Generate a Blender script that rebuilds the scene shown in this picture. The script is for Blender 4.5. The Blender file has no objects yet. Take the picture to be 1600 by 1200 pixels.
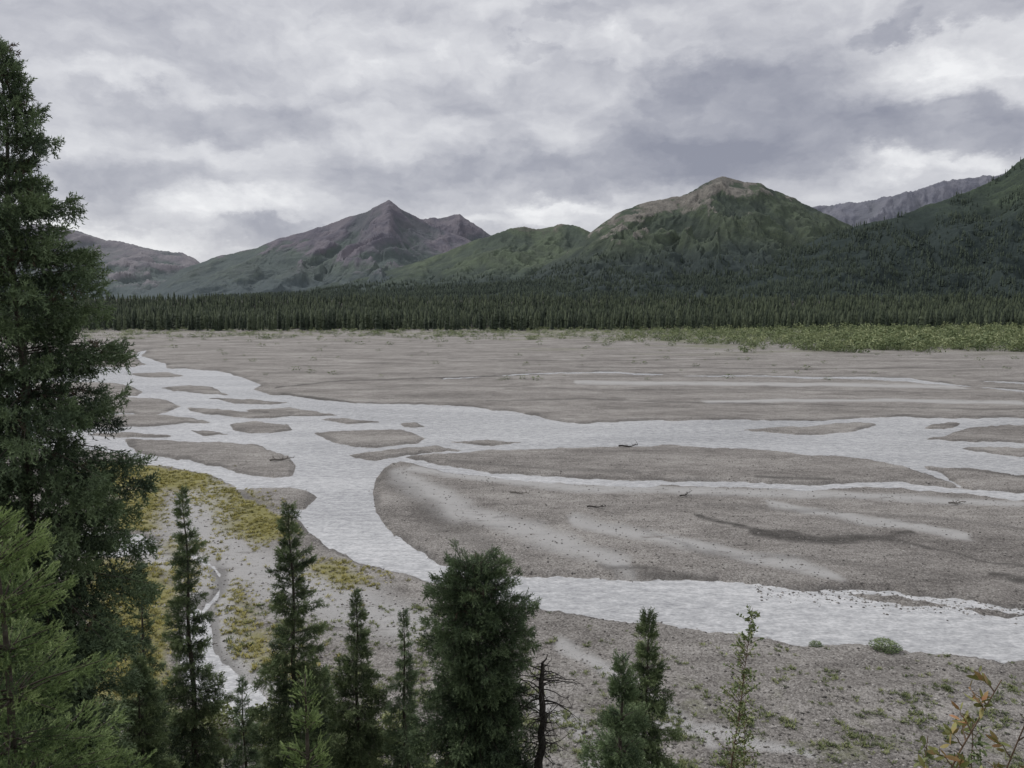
import bpy, math, random
import numpy as np
from math import radians as R_
rng = np.random.default_rng(7); random.seed(7)
SC = bpy.context.scene; C = SC.collection
SC.view_settings.view_transform = 'Standard'; SC.view_settings.look = 'None'; SC.view_settings.exposure = 0
CAMH = 25.0; F = 1200.0; YH = 468.0
PIT = math.atan((600-YH)/F); cp, sp_ = math.cos(PIT), math.sin(PIT)

def ray(px, py):
    a = (px-800)/F; b = (600-py)/F
    yy = cp+b*sp_; zz = b*cp-sp_
    return a/yy, zz/yy            # x per metre of depth, z per metre of depth
def gp(px, py, z=0.0):
    u, s = ray(px, py); d = (z-CAMH)/s
    return u*d, d

# ---------------- noise ----------------
def _h(ix, iy, seed):
    n = (ix.astype(np.int64)*374761393 + iy.astype(np.int64)*668265263 + seed*1274126177) & 0xffffffff
    n = ((n ^ (n >> 13))*1274126177) & 0xffffffff
    n = n ^ (n >> 16)
    return (n & 0xffff)/65535.0*2*math.pi
def perlin(x, y, seed=0):
    ix = np.floor(x); iy = np.floor(y); fx = x-ix; fy = y-iy
    u = fx*fx*fx*(fx*(fx*6-15)+10); v = fy*fy*fy*(fy*(fy*6-15)+10)
    def g(a, b):
        h = _h(ix+a, iy+b, seed); return np.cos(h)*(fx-a)+np.sin(h)*(fy-b)
    n0 = g(0,0)*(1-u)+g(1,0)*u; n1 = g(0,1)*(1-u)+g(1,1)*u
    return (n0*(1-v)+n1*v)*1.5
def fbm(x, y, o=4, seed=0, gain=.5):
    s = 0; a = 1; t = 0
    for i in range(o):
        s = s+a*perlin(x*2**i+i*17.3, y*2**i-i*9.1, seed+i); t += a; a *= gain
    return s/t
def ridged(x, y, o=4, seed=0, gain=.5):
    s = 0; a = 1; t = 0
    for i in range(o):
        s = s+a*(1-np.abs(perlin(x*2**i+i*7.7, y*2**i+i*3.1, seed+i))*1.8); t += a; a *= gain
    return s/t
def sm(x, a, b):
    t = np.clip((x-a)/(b-a), 0, 1); return t*t*(3-2*t)

# ---------------- mesh ----------------
def build(name, V, T, mat, parent=None, attrs=None, smooth=False):
    V = np.asarray(V, dtype=np.float32); T = np.asarray(T, dtype=np.int32)
    k = T.shape[1]
    me = bpy.data.meshes.new(name)
    me.vertices.add(len(V)); me.vertices.foreach_set('co', V.ravel())
    me.loops.add(T.size); me.loops.foreach_set('vertex_index', T.ravel())
    me.polygons.add(len(T)); me.polygons.foreach_set('loop_start', np.arange(0, T.size, k, dtype=np.int32))
    me.polygons.foreach_set('loop_total', np.full(len(T), k, dtype=np.int32))
    if smooth: me.polygons.foreach_set('use_smooth', np.ones(len(T), dtype=bool))
    for n, a in (attrs or {}).items():
        at = me.attributes.new(n, 'FLOAT', 'POINT'); at.data.foreach_set('value', np.asarray(a, dtype=np.float32))
    me.update(calc_edges=True)
    me.materials.append(mat)
    o = bpy.data.objects.new(name, me); C.objects.link(o)
    if parent: o.parent = parent
    return o
def tag(o, label=None, cat=None, group=None, kind=None):
    if label: o['label'] = label
    if cat: o['category'] = cat
    if group: o['group'] = group
    if kind: o['kind'] = kind
    return o
def empty(name, loc):
    o = bpy.data.objects.new(name, None); C.objects.link(o); o.location = loc; o.empty_display_size = .3
    return o
class MB:
    def __init__(s): s.V = []; s.T = []; s.A = []; s.n = 0
    def add(s, V, T, a=0.5):
        V = np.asarray(V, float).reshape(-1,3); T = np.asarray(T, int)
        s.V.append(V); s.T.append(T+s.n); s.n += len(V)
        s.A.append(np.full(len(V), a) if np.isscalar(a) else np.asarray(a))
    def tube(s, P, rad, k=5, a=.5):
        P = np.asarray(P, float); n = len(P); rad = np.asarray(rad, float)
        d = np.gradient(P, axis=0); d /= np.linalg.norm(d, axis=1)[:,None]+1e-9
        ref = np.array([.31,.17,.93]) if abs(d[0][2]) < .8 else np.array([1.,.1,.05])
        X = np.cross(d, ref); X /= np.linalg.norm(X, axis=1)[:,None]+1e-9
        Y = np.cross(d, X)
        an = np.arange(k)*2*math.pi/k
        V = P[:,None,:]+rad[:,None,None]*(X[:,None,:]*np.cos(an)[None,:,None]+Y[:,None,:]*np.sin(an)[None,:,None])
        i = np.arange(n-1)[:,None]*k; j = np.arange(k)[None,:]; j2 = (j+1)%k
        A = (i+j).ravel(); B = (i+j2).ravel(); Cc = (i+k+j2).ravel(); D = (i+k+j).ravel()
        s.add(V.reshape(-1,3), np.concatenate([np.stack([A,B,Cc],1), np.stack([A,Cc,D],1)]), a)
    def build(s, name, mat, parent=None, smooth=False):
        return build(name, np.concatenate(s.V), np.concatenate(s.T), mat, parent, {'shade': np.concatenate(s.A)}, smooth)

def inst(tv, tf, O, D, S, W=None):
    """copies of a template (along +X) at O, pointing along D, length S"""
    n = len(O); D = D/(np.linalg.norm(D, axis=1)[:,None]+1e-9)
    r = rng.normal(size=(n,3)); Y = np.cross(r, D); Y /= np.linalg.norm(Y, axis=1)[:,None]+1e-9
    Z = np.cross(D, Y); W = S if W is None else W
    V = O[:,None,:]+S[:,None,None]*tv[None,:,0,None]*D[:,None,:]+W[:,None,None]*(tv[None,:,1,None]*Y[:,None,:]+tv[None,:,2,None]*Z[:,None,:])
    T = tf[None]+(np.arange(n)*len(tv))[:,None,None]
    return V.reshape(-1,3), T.reshape(-1,3)
def inst_up(tv, tf, O, SX, SZ):
    n = len(O); a = rng.uniform(0, 2*math.pi, n); c, s = np.cos(a), np.sin(a)
    x = tv[None,:,0]*c[:,None]-tv[None,:,1]*s[:,None]; y = tv[None,:,0]*s[:,None]+tv[None,:,1]*c[:,None]
    V = np.stack([O[:,0,None]+x*SX[:,None], O[:,1,None]+y*SX[:,None], O[:,2,None]+tv[None,:,2]*SZ[:,None]], -1)
    return V.reshape(-1,3), (tf[None]+(np.arange(n)*len(tv))[:,None,None]).reshape(-1,3)

# ---------------- materials ----------------
class NT:
    def __init__(s, nt): s.nt = nt; s.L = nt.links
    def put(s, v, sock):
        if isinstance(v, bpy.types.NodeSocket): s.L.new(v, sock)
        elif v is not None:
            try: sock.default_value = v
            except Exception: sock.default_value = (v, v, v)
    def n(s, t, **k):
        nd = s.nt.nodes.new(t)
        for a, b in k.items(): setattr(nd, a, b)
        return nd
    def m(s, op, a, b=None, c=None, clamp=False):
        nd = s.n('ShaderNodeMath', operation=op, use_clamp=clamp)
        for i, v in enumerate((a, b, c)):
            if v is not None: s.put(v, nd.inputs[i])
        return nd.outputs[0]
    def vm(s, op, a, b=None):
        nd = s.n('ShaderNodeVectorMath', operation=op); s.put(a, nd.inputs[0])
        if b is not None: s.put(b, nd.inputs[1])
        return nd.outputs['Value'] if op in ('LENGTH', 'DOT_PRODUCT') else nd.outputs[0]
    def mix(s, f, a, b, blend='MIX'):
        nd = s.n('ShaderNodeMix', data_type='RGBA', blend_type=blend); s.put(f, nd.inputs[0])
        for v, i in ((a, 6), (b, 7)):
            s.put((*v, 1) if isinstance(v, tuple) and len(v) == 3 else v, nd.inputs[i])
        return nd.outputs[2]
    def ss(s, v, a, b):
        nd = s.n('ShaderNodeMapRange', interpolation_type='SMOOTHSTEP'); s.put(v, nd.inputs[0])
        nd.inputs[1].default_value = a; nd.inputs[2].default_value = b
        return nd.outputs[0]
    def noise(s, vec, scale, detail=5, rough=.5, out=0):
        nd = s.n('ShaderNodeTexNoise'); s.put(vec, nd.inputs['Vector']); nd.inputs['Scale'].default_value = scale
        nd.inputs['Detail'].default_value = detail; nd.inputs['Roughness'].default_value = rough
        return nd.outputs[out]
    def vor(s, vec, scale, out=0, feature='F1'):
        nd = s.n('ShaderNodeTexVoronoi', feature=feature); s.put(vec, nd.inputs['Vector']); nd.inputs['Scale'].default_value = scale
        return nd.outputs[out]
    def attr(s, name): return s.n('ShaderNodeAttribute', attribute_name=name).outputs['Fac']
    def ramp(s, f, stops):
        nd = s.n('ShaderNodeValToRGB'); s.put(f, nd.inputs[0]); e = nd.color_ramp.elements
        while len(e) < len(stops): e.new(.5)
        for i, (p, c) in enumerate(stops): e[i].position = p; e[i].color = (*c, 1)
        return nd.outputs[0]
def mat(name, rough=.8, spec=.3):
    m = bpy.data.materials.new(name); m.use_nodes = True; g = NT(m.node_tree)
    b = m.node_tree.nodes['Principled BSDF']; b.inputs['Roughness'].default_value = rough
    b.inputs['Specular IOR Level'].default_value = spec
    g.b = b; g.pos = g.n('ShaderNodeNewGeometry').outputs['Position']
    return m, g
def bump(g, h, strength, dist):
    nd = g.n('ShaderNodeBump'); nd.inputs['Strength'].default_value = strength; nd.inputs['Distance'].default_value = dist
    g.put(h, nd.inputs['Height']); g.L.new(nd.outputs[0], g.b.inputs['Normal'])
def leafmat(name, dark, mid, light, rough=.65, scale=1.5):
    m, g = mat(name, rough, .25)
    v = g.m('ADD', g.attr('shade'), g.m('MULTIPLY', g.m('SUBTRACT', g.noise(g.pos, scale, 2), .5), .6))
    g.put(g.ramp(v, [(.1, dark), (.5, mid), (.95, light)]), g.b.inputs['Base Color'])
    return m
M_spruce = leafmat('spruce_needles', (.046,.068,.038), (.125,.170,.080), (.26,.32,.155))
M_spruce_dk = leafmat('dark_spruce_needles', (.040,.060,.038), (.098,.140,.074), (.20,.265,.135))
M_spruce_lt = leafmat('fresh_spruce_needles', (.06,.10,.04), (.18,.255,.09), (.40,.50,.21))
M_spruce_bl = leafmat('bluish_spruce_needles', (.055,.086,.048), (.145,.20,.105), (.28,.36,.19))
M_far = leafmat('distant_spruce', (.019,.028,.019), (.040,.055,.033), (.086,.106,.060), .8, scale=.03)
M_slope = leafmat('slope_spruce', (.029,.042,.035), (.046,.064,.048), (.078,.100,.068), .8, scale=.01)
M_willow = leafmat('willow_leaves', (.095,.13,.06), (.20,.245,.115), (.33,.365,.19), .7, scale=.08)
M_yellow = leafmat('yellowing_low_willow', (.16,.155,.055), (.33,.305,.095), (.48,.43,.15), .7, scale=.4)
M_green = leafmat('green_ground_cover', (.07,.09,.04), (.16,.19,.08), (.28,.30,.14), .7, scale=.5)
M_birch = leafmat('birch_leaves', (.09,.13,.05), (.20,.26,.11), (.40,.42,.20), .5)
M_red = leafmat('reddish_leaves', (.16,.19,.06), (.32,.32,.12), (.42,.20,.11), .5, scale=20)
def barkmat(name, a, b):
    m, g = mat(name, .9, .2)
    n = g.noise(g.pos, 14, 6); g.put(g.ramp(n, [(.3, a), (.7, b)]), g.b.inputs['Base Color']); bump(g, n, .6, .02)
    return m
M_bark = barkmat('spruce_bark', (.05,.042,.034), (.12,.10,.085))
M_dead = barkmat('dead_wood', (.032,.028,.026), (.09,.08,.072))
M_drift = barkmat('weathered_driftwood', (.10,.09,.08), (.26,.24,.21))
M_stem = barkmat('twig_bark', (.12,.08,.055), (.24,.17,.12))
M_brown = barkmat('dead_needle_twigs', (.06,.045,.035), (.13,.10,.07))

# ---------------- world ----------------
W = bpy.data.worlds.new('World'); SC.world = W; W.use_nodes = True
g = NT(W.node_tree); W.node_tree.nodes.clear()
dirv = g.n('ShaderNodeTexCoord').outputs['Generated']
sx = g.n('ShaderNodeSeparateXYZ'); g.L.new(dirv, sx.inputs[0]); X, Y, Z = sx.outputs
az = g.m('ARCTAN2', X, Y); el = g.m('ARCSINE', Z)
cb = g.n('ShaderNodeCombineXYZ'); g.L.new(az, cb.inputs[0]); g.L.new(el, cb.inputs[1]); P = cb.outputs[0]
PS = g.vm('MULTIPLY', P, (1,1.7,1))
w1 = g.vm('SUBTRACT', g.noise(PS, 7, 7, .62, 1), (.5,.5,.5))
PW = g.vm('ADD', P, g.vm('MULTIPLY', w1, (.17,.12,0)))
zz = g.m('ADD', g.m('MAXIMUM', Z, 0.0), .35)
cq = g.n('ShaderNodeCombineXYZ'); g.L.new(g.m('DIVIDE', X, zz), cq.inputs[0]); g.L.new(g.m('DIVIDE', Y, zz), cq.inputs[1]); Q = cq.outputs[0]
base = g.noise(Q, 1.6, 6, .56)
PB = g.vm('ADD', PS, g.vm('MULTIPLY', w1, (.10,.10,0)))
puff = g.noise(PB, 8.0, 8, .58)
puff2 = g.noise(g.vm('ADD', PB, (.012, .035, 0)), 8.0, 4, .56)
v = g.m('ADD', .625, g.m('MULTIPLY', g.m('SUBTRACT', base, .5), .46))
v = g.m('ADD', v, g.m('MULTIPLY', g.m('SUBTRACT', puff, .5), .30))
v = g.m('ADD', v, g.m('MULTIPLY', g.m('SUBTRACT', puff, puff2), .70))  # difference of offset noises paints top-lit edges onto the clouds
def blob(px, py, rx, ry, w, e0=1.15, e1=.7):
    global v
    u, s = ray(px, py); a0 = math.atan(u); e_ = math.atan(s*math.cos(a0))
    d = g.vm('MULTIPLY', g.vm('SUBTRACT', PW, (a0, e_, 0)), (F/rx, F/ry, 0))
    v = g.m('ADD', v, g.m('MULTIPLY', g.ss(g.vm('LENGTH', d), e0, e1), w))
for b in [(1170,190,225,95,-.28,1.15,.65),(1060,125,70,45,-.12),(1200,235,220,58,-.08),(1000,245,200,40,-.14,1.3,.6),(840,272,170,36,-.14,1.3,.5),(1490,205,140,36,-.18),(1560,160,60,30,-.12),
          (370,180,190,34,-.16,1.3,.5),(190,285,190,45,-.18,1.3,.5),(610,290,150,36,-.12,1.3,.4),(430,366,120,20,-.14),(130,60,280,60,-.12,1.4,.3),(880,30,70,20,-.12),(1480,25,120,25,-.18),(760,130,170,50,-.06,1.4,.4),(830,90,40,14,-.12),(1380,45,50,16,-.14),
          (350,322,115,24,.34,1.5,.15),(880,326,110,16,.26,1.5,.2),(65,318,65,40,.22,1.4,.2),(1450,115,130,40,.16,1.4,.4),(220,130,170,18,.16,1.4,.2),(1440,262,120,16,.18,1.4,.2),(300,235,130,20,.12,1.4,.2),(640,60,280,60,.12,1.4,.4),(620,200,150,34,.08),(800,352,180,12,.18,1.4,.3),(180,362,150,12,.18,1.4,.3),(960,80,90,24,.10),(1560,80,80,60,.10)]:
    blob(*b)
col = g.ramp(v, [(.10,(.275,.287,.35)),(.36,(.385,.395,.452)),(.58,(.535,.542,.588)),(.80,(.70,.706,.738)),(1.0,(.90,.905,.92))])
sun_el, sun_rot = R_(48), R_(-50)
sk = g.n('ShaderNodeTexSky', sky_type='NISHITA'); sk.sun_disc = False; sk.sun_elevation = sun_el; sk.sun_rotation = sun_rot
b1 = g.n('ShaderNodeBackground'); g.L.new(sk.outputs[0], b1.inputs[0]); b1.inputs[1].default_value = .08
b2 = g.n('ShaderNodeBackground'); g.L.new(col, b2.inputs[0]); b2.inputs[1].default_value = 1.02
mx = g.n('ShaderNodeMixShader'); mx.inputs[0].default_value = .95
g.L.new(b1.outputs[0], mx.inputs[1]); g.L.new(b2.outputs[0], mx.inputs[2])
out = g.n('ShaderNodeOutputWorld'); g.L.new(mx.outputs[0], out.inputs[0])
L = bpy.data.lights.new('sun', 'SUN'); L.energy = 1.5; L.angle = R_(14); L.color = (1,.97,.93)
so = bpy.data.objects.new('sun', L); C.objects.link(so)
from mathutils import Vector
sd = Vector((math.sin(sun_rot)*math.cos(sun_el), math.cos(sun_rot)*math.cos(sun_el), math.sin(sun_el)))
so.rotation_euler = sd.to_track_quat('Z', 'Y').to_euler(); so.location = (0,0,200)

cam = bpy.data.cameras.new('camera'); cam.sensor_width = 36; cam.lens = 36*F/1600; cam.clip_end = 40000; cam.clip_start = .1
co = bpy.data.objects.new('camera', cam); C.objects.link(co); co.location = (0,0,CAMH)
co.rotation_euler = (math.pi/2-PIT, 0, 0); SC.camera = co

# ---------------- river tracing ----------------
def stroke(pts, w):
    up = [(x, y-(w[i] if isinstance(w, (list, tuple)) else w)/2) for i, (x, y) in enumerate(pts)]
    dn = [(x, y+(w[i] if isinstance(w, (list, tuple)) else w)/2) for i, (x, y) in enumerate(pts)]
    return up+dn[::-1]
WATER = [
 [(0,566),(100,570),(150,573),(205,574),(223,570),(208,557),(214,551),(230,545),(243,545),(232,556),(270,568),(272,575),(330,578),(375,583),(405,592),(424,600),(412,607),(440,615),(500,624),(580,630),(680,633),(740,635),(790,641),(830,648),(870,659),(900,662),(1000,658),(1100,656),(1200,657),(1300,655),(1400,654),(1500,653),(1600,652),(1900,650),
  (1900,772),(1600,742),(1560,738),(1480,732),(1400,722),(1340,716),(1250,708),(1150,702),(1080,700),(1000,698),(940,699),(850,702),(760,704),(700,709),(640,713),(618,722),(598,731),(585,745),(580,770),(585,800),(602,826),(640,855),(690,882),(750,896),(815,901),(900,903),(1000,909),(1100,908),(1200,915),(1300,922),(1400,928),(1500,937),(1560,945),(1600,951),(1900,985),
  (1900,1062),(1700,1042),(1600,1033),(1500,1026),(1400,1015),(1300,1008),(1230,1003),(1180,996),(1100,988),(1000,975),(950,970),(880,958),(830,950),(760,930),(700,917),(660,909),(600,890),(540,868),(500,846),(480,830),(465,812),(440,800),(412,786),(385,768),(350,750),(325,740),(290,734),(235,729),(205,722),(190,712),(150,705),(0,700)],
 stroke([(610,716),(700,733),(800,745),(900,753),(1000,757),(1100,757),(1200,760),(1300,760),(1400,760),(1450,763),(1520,770),(1600,775),(1900,790)], [8,9,9,10,10,9,9,9,7,8,10,11,13]),
 stroke([(1330,713),(1400,722),(1440,733),(1475,748),(1505,764)], [6,6,6,7,6]),
 stroke([(700,592),(780,587),(850,584),(960,582),(1000,585),(1060,588),(1180,588),(1300,590),(1360,592),(1420,595),(1470,600),(1530,606),(1600,611),(1900,622)], [1.4,1.6,2,3.2,2.4,2,2.6,3.6,5,5,3,2.6,2.6,2.6]),
 stroke([(1520,596),(1600,598),(1900,603)], 2.2),
 stroke([(60,551),(130,551),(180,553),(215,551)], [2.4,3,2,2.5]),
 [(110,831),(170,834),(215,837),(250,846),(230,857),(244,866),(180,872),(110,866)],
 [(300,948),(330,956),(338,990),(338,1010),(352,1034),(380,1054),(412,1072),(434,1100),(385,1136),(322,1104),(288,1064),(280,1030),(290,990)],
 stroke([(290,862),(335,884),(352,905),(348,925),(328,945),(316,965)], [5,10,14,14,14,18]),
]
ISL = [
 [(265,606),(300,602),(335,605),(358,617),(330,615),(290,612)],
 [(60,598),(120,598),(180,600),(222,613),(212,619),(165,621),(60,620)],
 [(60,627),(180,623),(240,624),(287,635),(262,641),(235,649),(150,642),(60,645)],
 [(60,653),(170,650),(240,650),(305,653),(330,660),(270,662),(222,667),(150,668),(60,672)],
 [(290,636),(340,640),(420,645),(462,649),(400,651),(340,648),(300,642)],
 [(370,663),(405,658),(442,664),(451,672),(400,674),(378,670)],
 [(200,688),(260,690),(340,691),(402,694),(438,710),(458,728),(452,743),(400,739),(330,726),(262,712),(214,708)],
 [(300,672),(335,674),(358,679),(320,680)],[(120,680),(200,678),(260,682),(200,684)],[(330,622),(400,624),(440,629),(380,629)],[(690,690),(760,688),(830,692),(760,695)],[(200,585),(260,583),(300,588),(240,589)],
 [(492,676),(555,671),(620,672),(664,686),(650,693),(580,699),(522,691)],
 [(400,640),(455,638),(525,648),(470,649)],[(500,654),(545,653),(590,659),(540,661)],[(622,663),(645,661),(665,668),(630,668)],
 [(385,764),(430,761),(475,765),(490,776),(474,794),(440,797),(404,780)],
 [(545,709),(600,704),(690,697),(728,704),(640,711),(580,719)],
 [(1158,673),(1250,666),(1340,661),(1385,665),(1340,675),(1250,678)],
 [(1428,669),(1470,659),(1497,662),(1470,671)],
 [(1438,686),(1500,674),(1560,663),(1640,659),(1900,662),(1900,700),(1600,691),(1500,689)],
 [(1508,702),(1560,697),(1700,700),(1700,716),(1560,711)],
 [(1330,932),(1420,935),(1480,946),(1400,947)],
 [(1500,950),(1560,952),(1600,962),(1530,960)],
]
def sdf_poly(x, y, poly):
    pts = np.array([gp(px, py) for px, py in poly])
    out = np.full(x.shape, 1e3); mg = 12
    m = (x > pts[:,0].min()-mg)&(x < pts[:,0].max()+mg)&(y > pts[:,1].min()-mg)&(y < pts[:,1].max()+mg)
    X_ = x[m]; Y_ = y[m]; d2 = np.full(X_.shape, 1e9); ins = np.zeros(X_.shape, bool)
    n = len(pts)
    for i in range(n):
        ax, ay = pts[i]; bx, by = pts[(i+1)%n]; ex, ey = bx-ax, by-ay
        t = np.clip(((X_-ax)*ex+(Y_-ay)*ey)/(ex*ex+ey*ey+1e-12), 0, 1)
        d2 = np.minimum(d2, (X_-ax-t*ex)**2+(Y_-ay-t*ey)**2)
        if ay != by:
            c = ((ay > Y_) != (by > Y_)) & (X_ < (bx-ax)*(Y_-ay)/(by-ay)+ax); ins ^= c
    d = np.sqrt(d2); out[m] = np.where(ins, -d, d)
    return out
def line_d(x, y, pts, wpx):
    P_ = np.array([gp(a, b) for a, b in pts]); best = np.full(x.shape, 1e9)
    for i in range(len(P_)-1):
        ax, ay = P_[i]; bx, by = P_[i+1]
        sx_ = F/((ay+by)/2); sy_ = F*CAMH/((ay+by)/2)**2
        ex, ey = (bx-ax)*sx_, (by-ay)*sy_; qx, qy = (x-ax)*sx_, (y-ay)*sy_
        t = np.clip((qx*ex+qy*ey)/(ex*ex+ey*ey+1e-9), 0, 1)
        best = np.minimum(best, (qx-t*ex)**2+(qy-t*ey)**2)
    return 1-sm(np.sqrt(best), wpx*.15, wpx)
def river_sdf(x, y):
    D = np.clip(y, 30, 700)
    a = .021*D
    xw = x+a*fbm(x/(.09*D), y/(.12*D), 5, 3, .68); yw = y+a*1.1*fbm(x/(.09*D)+31, y/(.12*D), 5, 9, .68)
    s = np.full(x.shape, 1e3)
    for p in WATER: s = np.minimum(s, sdf_poly(xw, yw, p))
    for p in ISL: s = np.maximum(s, -sdf_poly(xw, yw, p))
    # thin fingers of gravel and water drawn out along the flow
    s = s+.016*D*fbm(x/(.085*D), y/(.018*D), 3, 19, .6)*sm(D, 60, 120)+.005*D*fbm(x/(.02*D), y/(.015*D), 3, 29, .7)
    return s
def far_rise(x, y): return 22*sm(y, 620, 1350)+8*sm(y, 1350, 6000)
def bluff(x, y):
    return 22.9-.62*y+fbm(x/6, y/6, 3, 40)*.8*sm(y, 3, 10)
def ground_z(x, y, s):
    nz = fbm(x/14, y/6, 4, 11); fine = fbm(x/1.3, y/1.1, 3, 21)
    bank = .28+.22*fbm(x/30, y/14, 2, 5)
    h = np.where(s > 0, np.minimum(s*.30, bank)+.34*nz*sm(s, 1, 7)+.05*fine*sm(s, .1, 1.2)+.15*sm(s, 4, 25)+.12*fbm(x/5,y/2.2,3,8)*sm(s,1,4), np.maximum(s*.10, -.5)+.08*fine*sm(-s, 0, .4))
    h = np.where((s > .6)&(h < .06), .06+.02*fine, h)
    h = h+far_rise(x, y)+sm(y, 560, 700)*.8
    b = bluff(x, y)
    return np.where(b > -1, np.log1p(np.exp(np.clip((b-h)*2.2, -30, 60)))/2.2+h, h)

s_ = np.concatenate([np.linspace(900, 330, 520), np.linspace(329, 40, 330), np.geomspace(39, 2.2, 60)])
rows = np.unique(np.concatenate([np.linspace(-14, 32.5, 90), CAMH*F/s_]))
cols = np.tan(np.linspace(-.80, .80, 1050))
UU, YY = np.meshgrid(cols, rows)
XX = np.where(YY > 0, UU*(YY+12), UU*12)
sd_ = np.full(XX.shape, 60.0); mk = (YY > 34)&(YY < 600)
sd_[mk] = np.clip(river_sdf(XX[mk], YY[mk]), -60, 60)
ZZ = ground_z(XX, YY, sd_)
def to_px(x, y, z=0):
    zc = np.maximum(y*cp-(z-CAMH)*sp_, .1); yc = y*sp_+(z-CAMH)*cp
    return 800+F*x/zc, 600-F*yc/zc
damp_dark = np.zeros(XX.shape); silt = np.zeros(XX.shape)
wx1 = XX+.6*fbm(XX/4, YY/4, 3, 77); wy1 = YY+1.6*fbm(XX/5, YY/5, 3, 78)
for pts, w, k_ in [([(1090,812),(1140,826),(1200,838),(1280,843),(1350,846),(1430,838)],6,1),([(1180,840),(1300,846),(1400,846)],11,1),([(1370,846),(1450,857),(1520,876),(1600,890),(1900,930)],5,.8),
               ([(600,745),(640,775),(690,820),(760,850)],22,.4),([(940,890),(1000,895),(1060,902),(1120,906)],7,.7),([(430,607),(520,598),(620,594),(700,591),(850,586)],1.8,.9),
               ([(640,603),(800,606),(960,612),(1200,611),(1600,618)],1.5,.5),([(760,628),(900,626),(1200,634),(1600,642),(1800,642)],1.8,.7),([(440,617),(560,631),(700,636)],2.2,.9),
               ([(880,664),(1100,660),(1400,657),(1900,654)],2.2,.9),([(1350,718),(1450,728),(1600,748),(1800,760)],6,.7),([(1180,748),(1300,752)],5,.8),([(1560,905),(1620,915)],10,.9),([(700,722),(850,735),(1000,742)],4,.5),
               ([(900,575),(1250,578),(1600,575)],1.4,.6),([(1000,830),(1100,870),(1300,880),(1500,905)],6,.35),([(1100,790),(1250,800),(1500,815),(1700,850)],5,.4),([(700,562),(900,566),(1200,562)],1.2,.6)]:
    damp_dark[mk] = np.maximum(damp_dark[mk], k_*line_d(wx1[mk], wy1[mk], pts, w))
wx2 = XX+1.2*fbm(XX/6, YY/6, 3, 87); wy2 = YY+1.6*fbm(XX/7, YY/7, 3, 88)
for pts, w in [([(312,775),(316,830),(340,868),(390,898),(470,930),(560,955),(640,985)],56),([(230,870),(290,890),(330,940)],22),([(620,745),(720,800),(900,860),(980,890)],24),([(640,735),(900,765),(1300,775),(1600,790)],10),
               ([(330,900),(345,1000),(380,1050),(440,1100),(470,1140)],46),([(880,1010),(960,1060),(1010,1100),(1100,1170)],24),([(840,1090),(900,1140),(930,1200)],24),([(1020,1150),(1180,1165),(1250,1180)],18),([(900,600),(1200,602),(1500,606)],5),([(1100,630),(1400,628),(1600,632)],4),([(900,820),(1100,860),(1300,900)],18),([(1200,790),(1500,840)],14)]:
    silt[mk] = np.maximum(silt[mk], line_d(wx2[mk], wy2[mk], pts, w))
PX, PY = to_px(XX, YY)
VEGP = [[(150,728),(235,733),(320,742),(385,772),(435,805),(450,824),(435,842),(405,852),(365,840),(335,802),(300,772),(250,764),(150,765)],
        [(265,850),(310,850),(322,880),(310,908),(300,916),(270,890)],[(480,888),(540,888),(570,905),(540,922)],
        [(360,925),(390,985),(445,1035),(460,1078),(425,1062),(375,1010)],[(150,885),(240,890),(270,950),(250,1100),(150,1100)],[(190,765),(250,770),(240,830),(180,830)]]
vy = np.full(XX.shape, 1e3); nearv = (YY > 34)&(YY < 140)
for p in VEGP: vy[nearv] = np.minimum(vy[nearv], sdf_poly(XX[nearv]+1.8*fbm(XX[nearv]/5, YY[nearv]/5, 4, 55), YY[nearv]+2.4*fbm(XX[nearv]/5, YY[nearv]/5, 4, 56), p))
yel = (1-sm(vy, -1, 1.5))*sm(sd_, .2, 1.2)*(1-.6*silt)
pn = fbm(XX/3.2, YY/3.2, 4, 61)
gv = sm(PY, 1040, 1140)*sm(pn, .12, .36)*(YY > 30)*sm(sd_, .5, 2)*.5+sm(32-YY, -4, 4)
fn = fbm(XX/42, YY/22, 4, 63)
farband = sm(YY, 300, 420)*sm(fn+.42*sm(YY, 380, 600)+.50*sm(PX, 450, 1250)-.42, 0, .35)
forestfloor = sm(YY, 628, 650)
gv = np.clip(gv+farband*(YY < 760)*.85, 0, 1)*(1-forestfloor)
damp_dark = np.maximum(damp_dark, forestfloor*2)  # forest floor is simply darkened through the same mask as the damp hollows
wet_shade = (1-sm(sd_, .05+.001*YY, .3+.010*YY))*sm(fbm(XX/9, YY/7, 3, 99), -.35, .3)  # shore rim darkened for damp ground and for painted cut-bank shade
nr, nc = XX.shape
ii = (np.arange(nr-1)[:,None]*nc+np.arange(nc-1)[None,:]).ravel()
Q4 = np.stack([ii, ii+1, ii+nc+1, ii+nc], 1)

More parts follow.
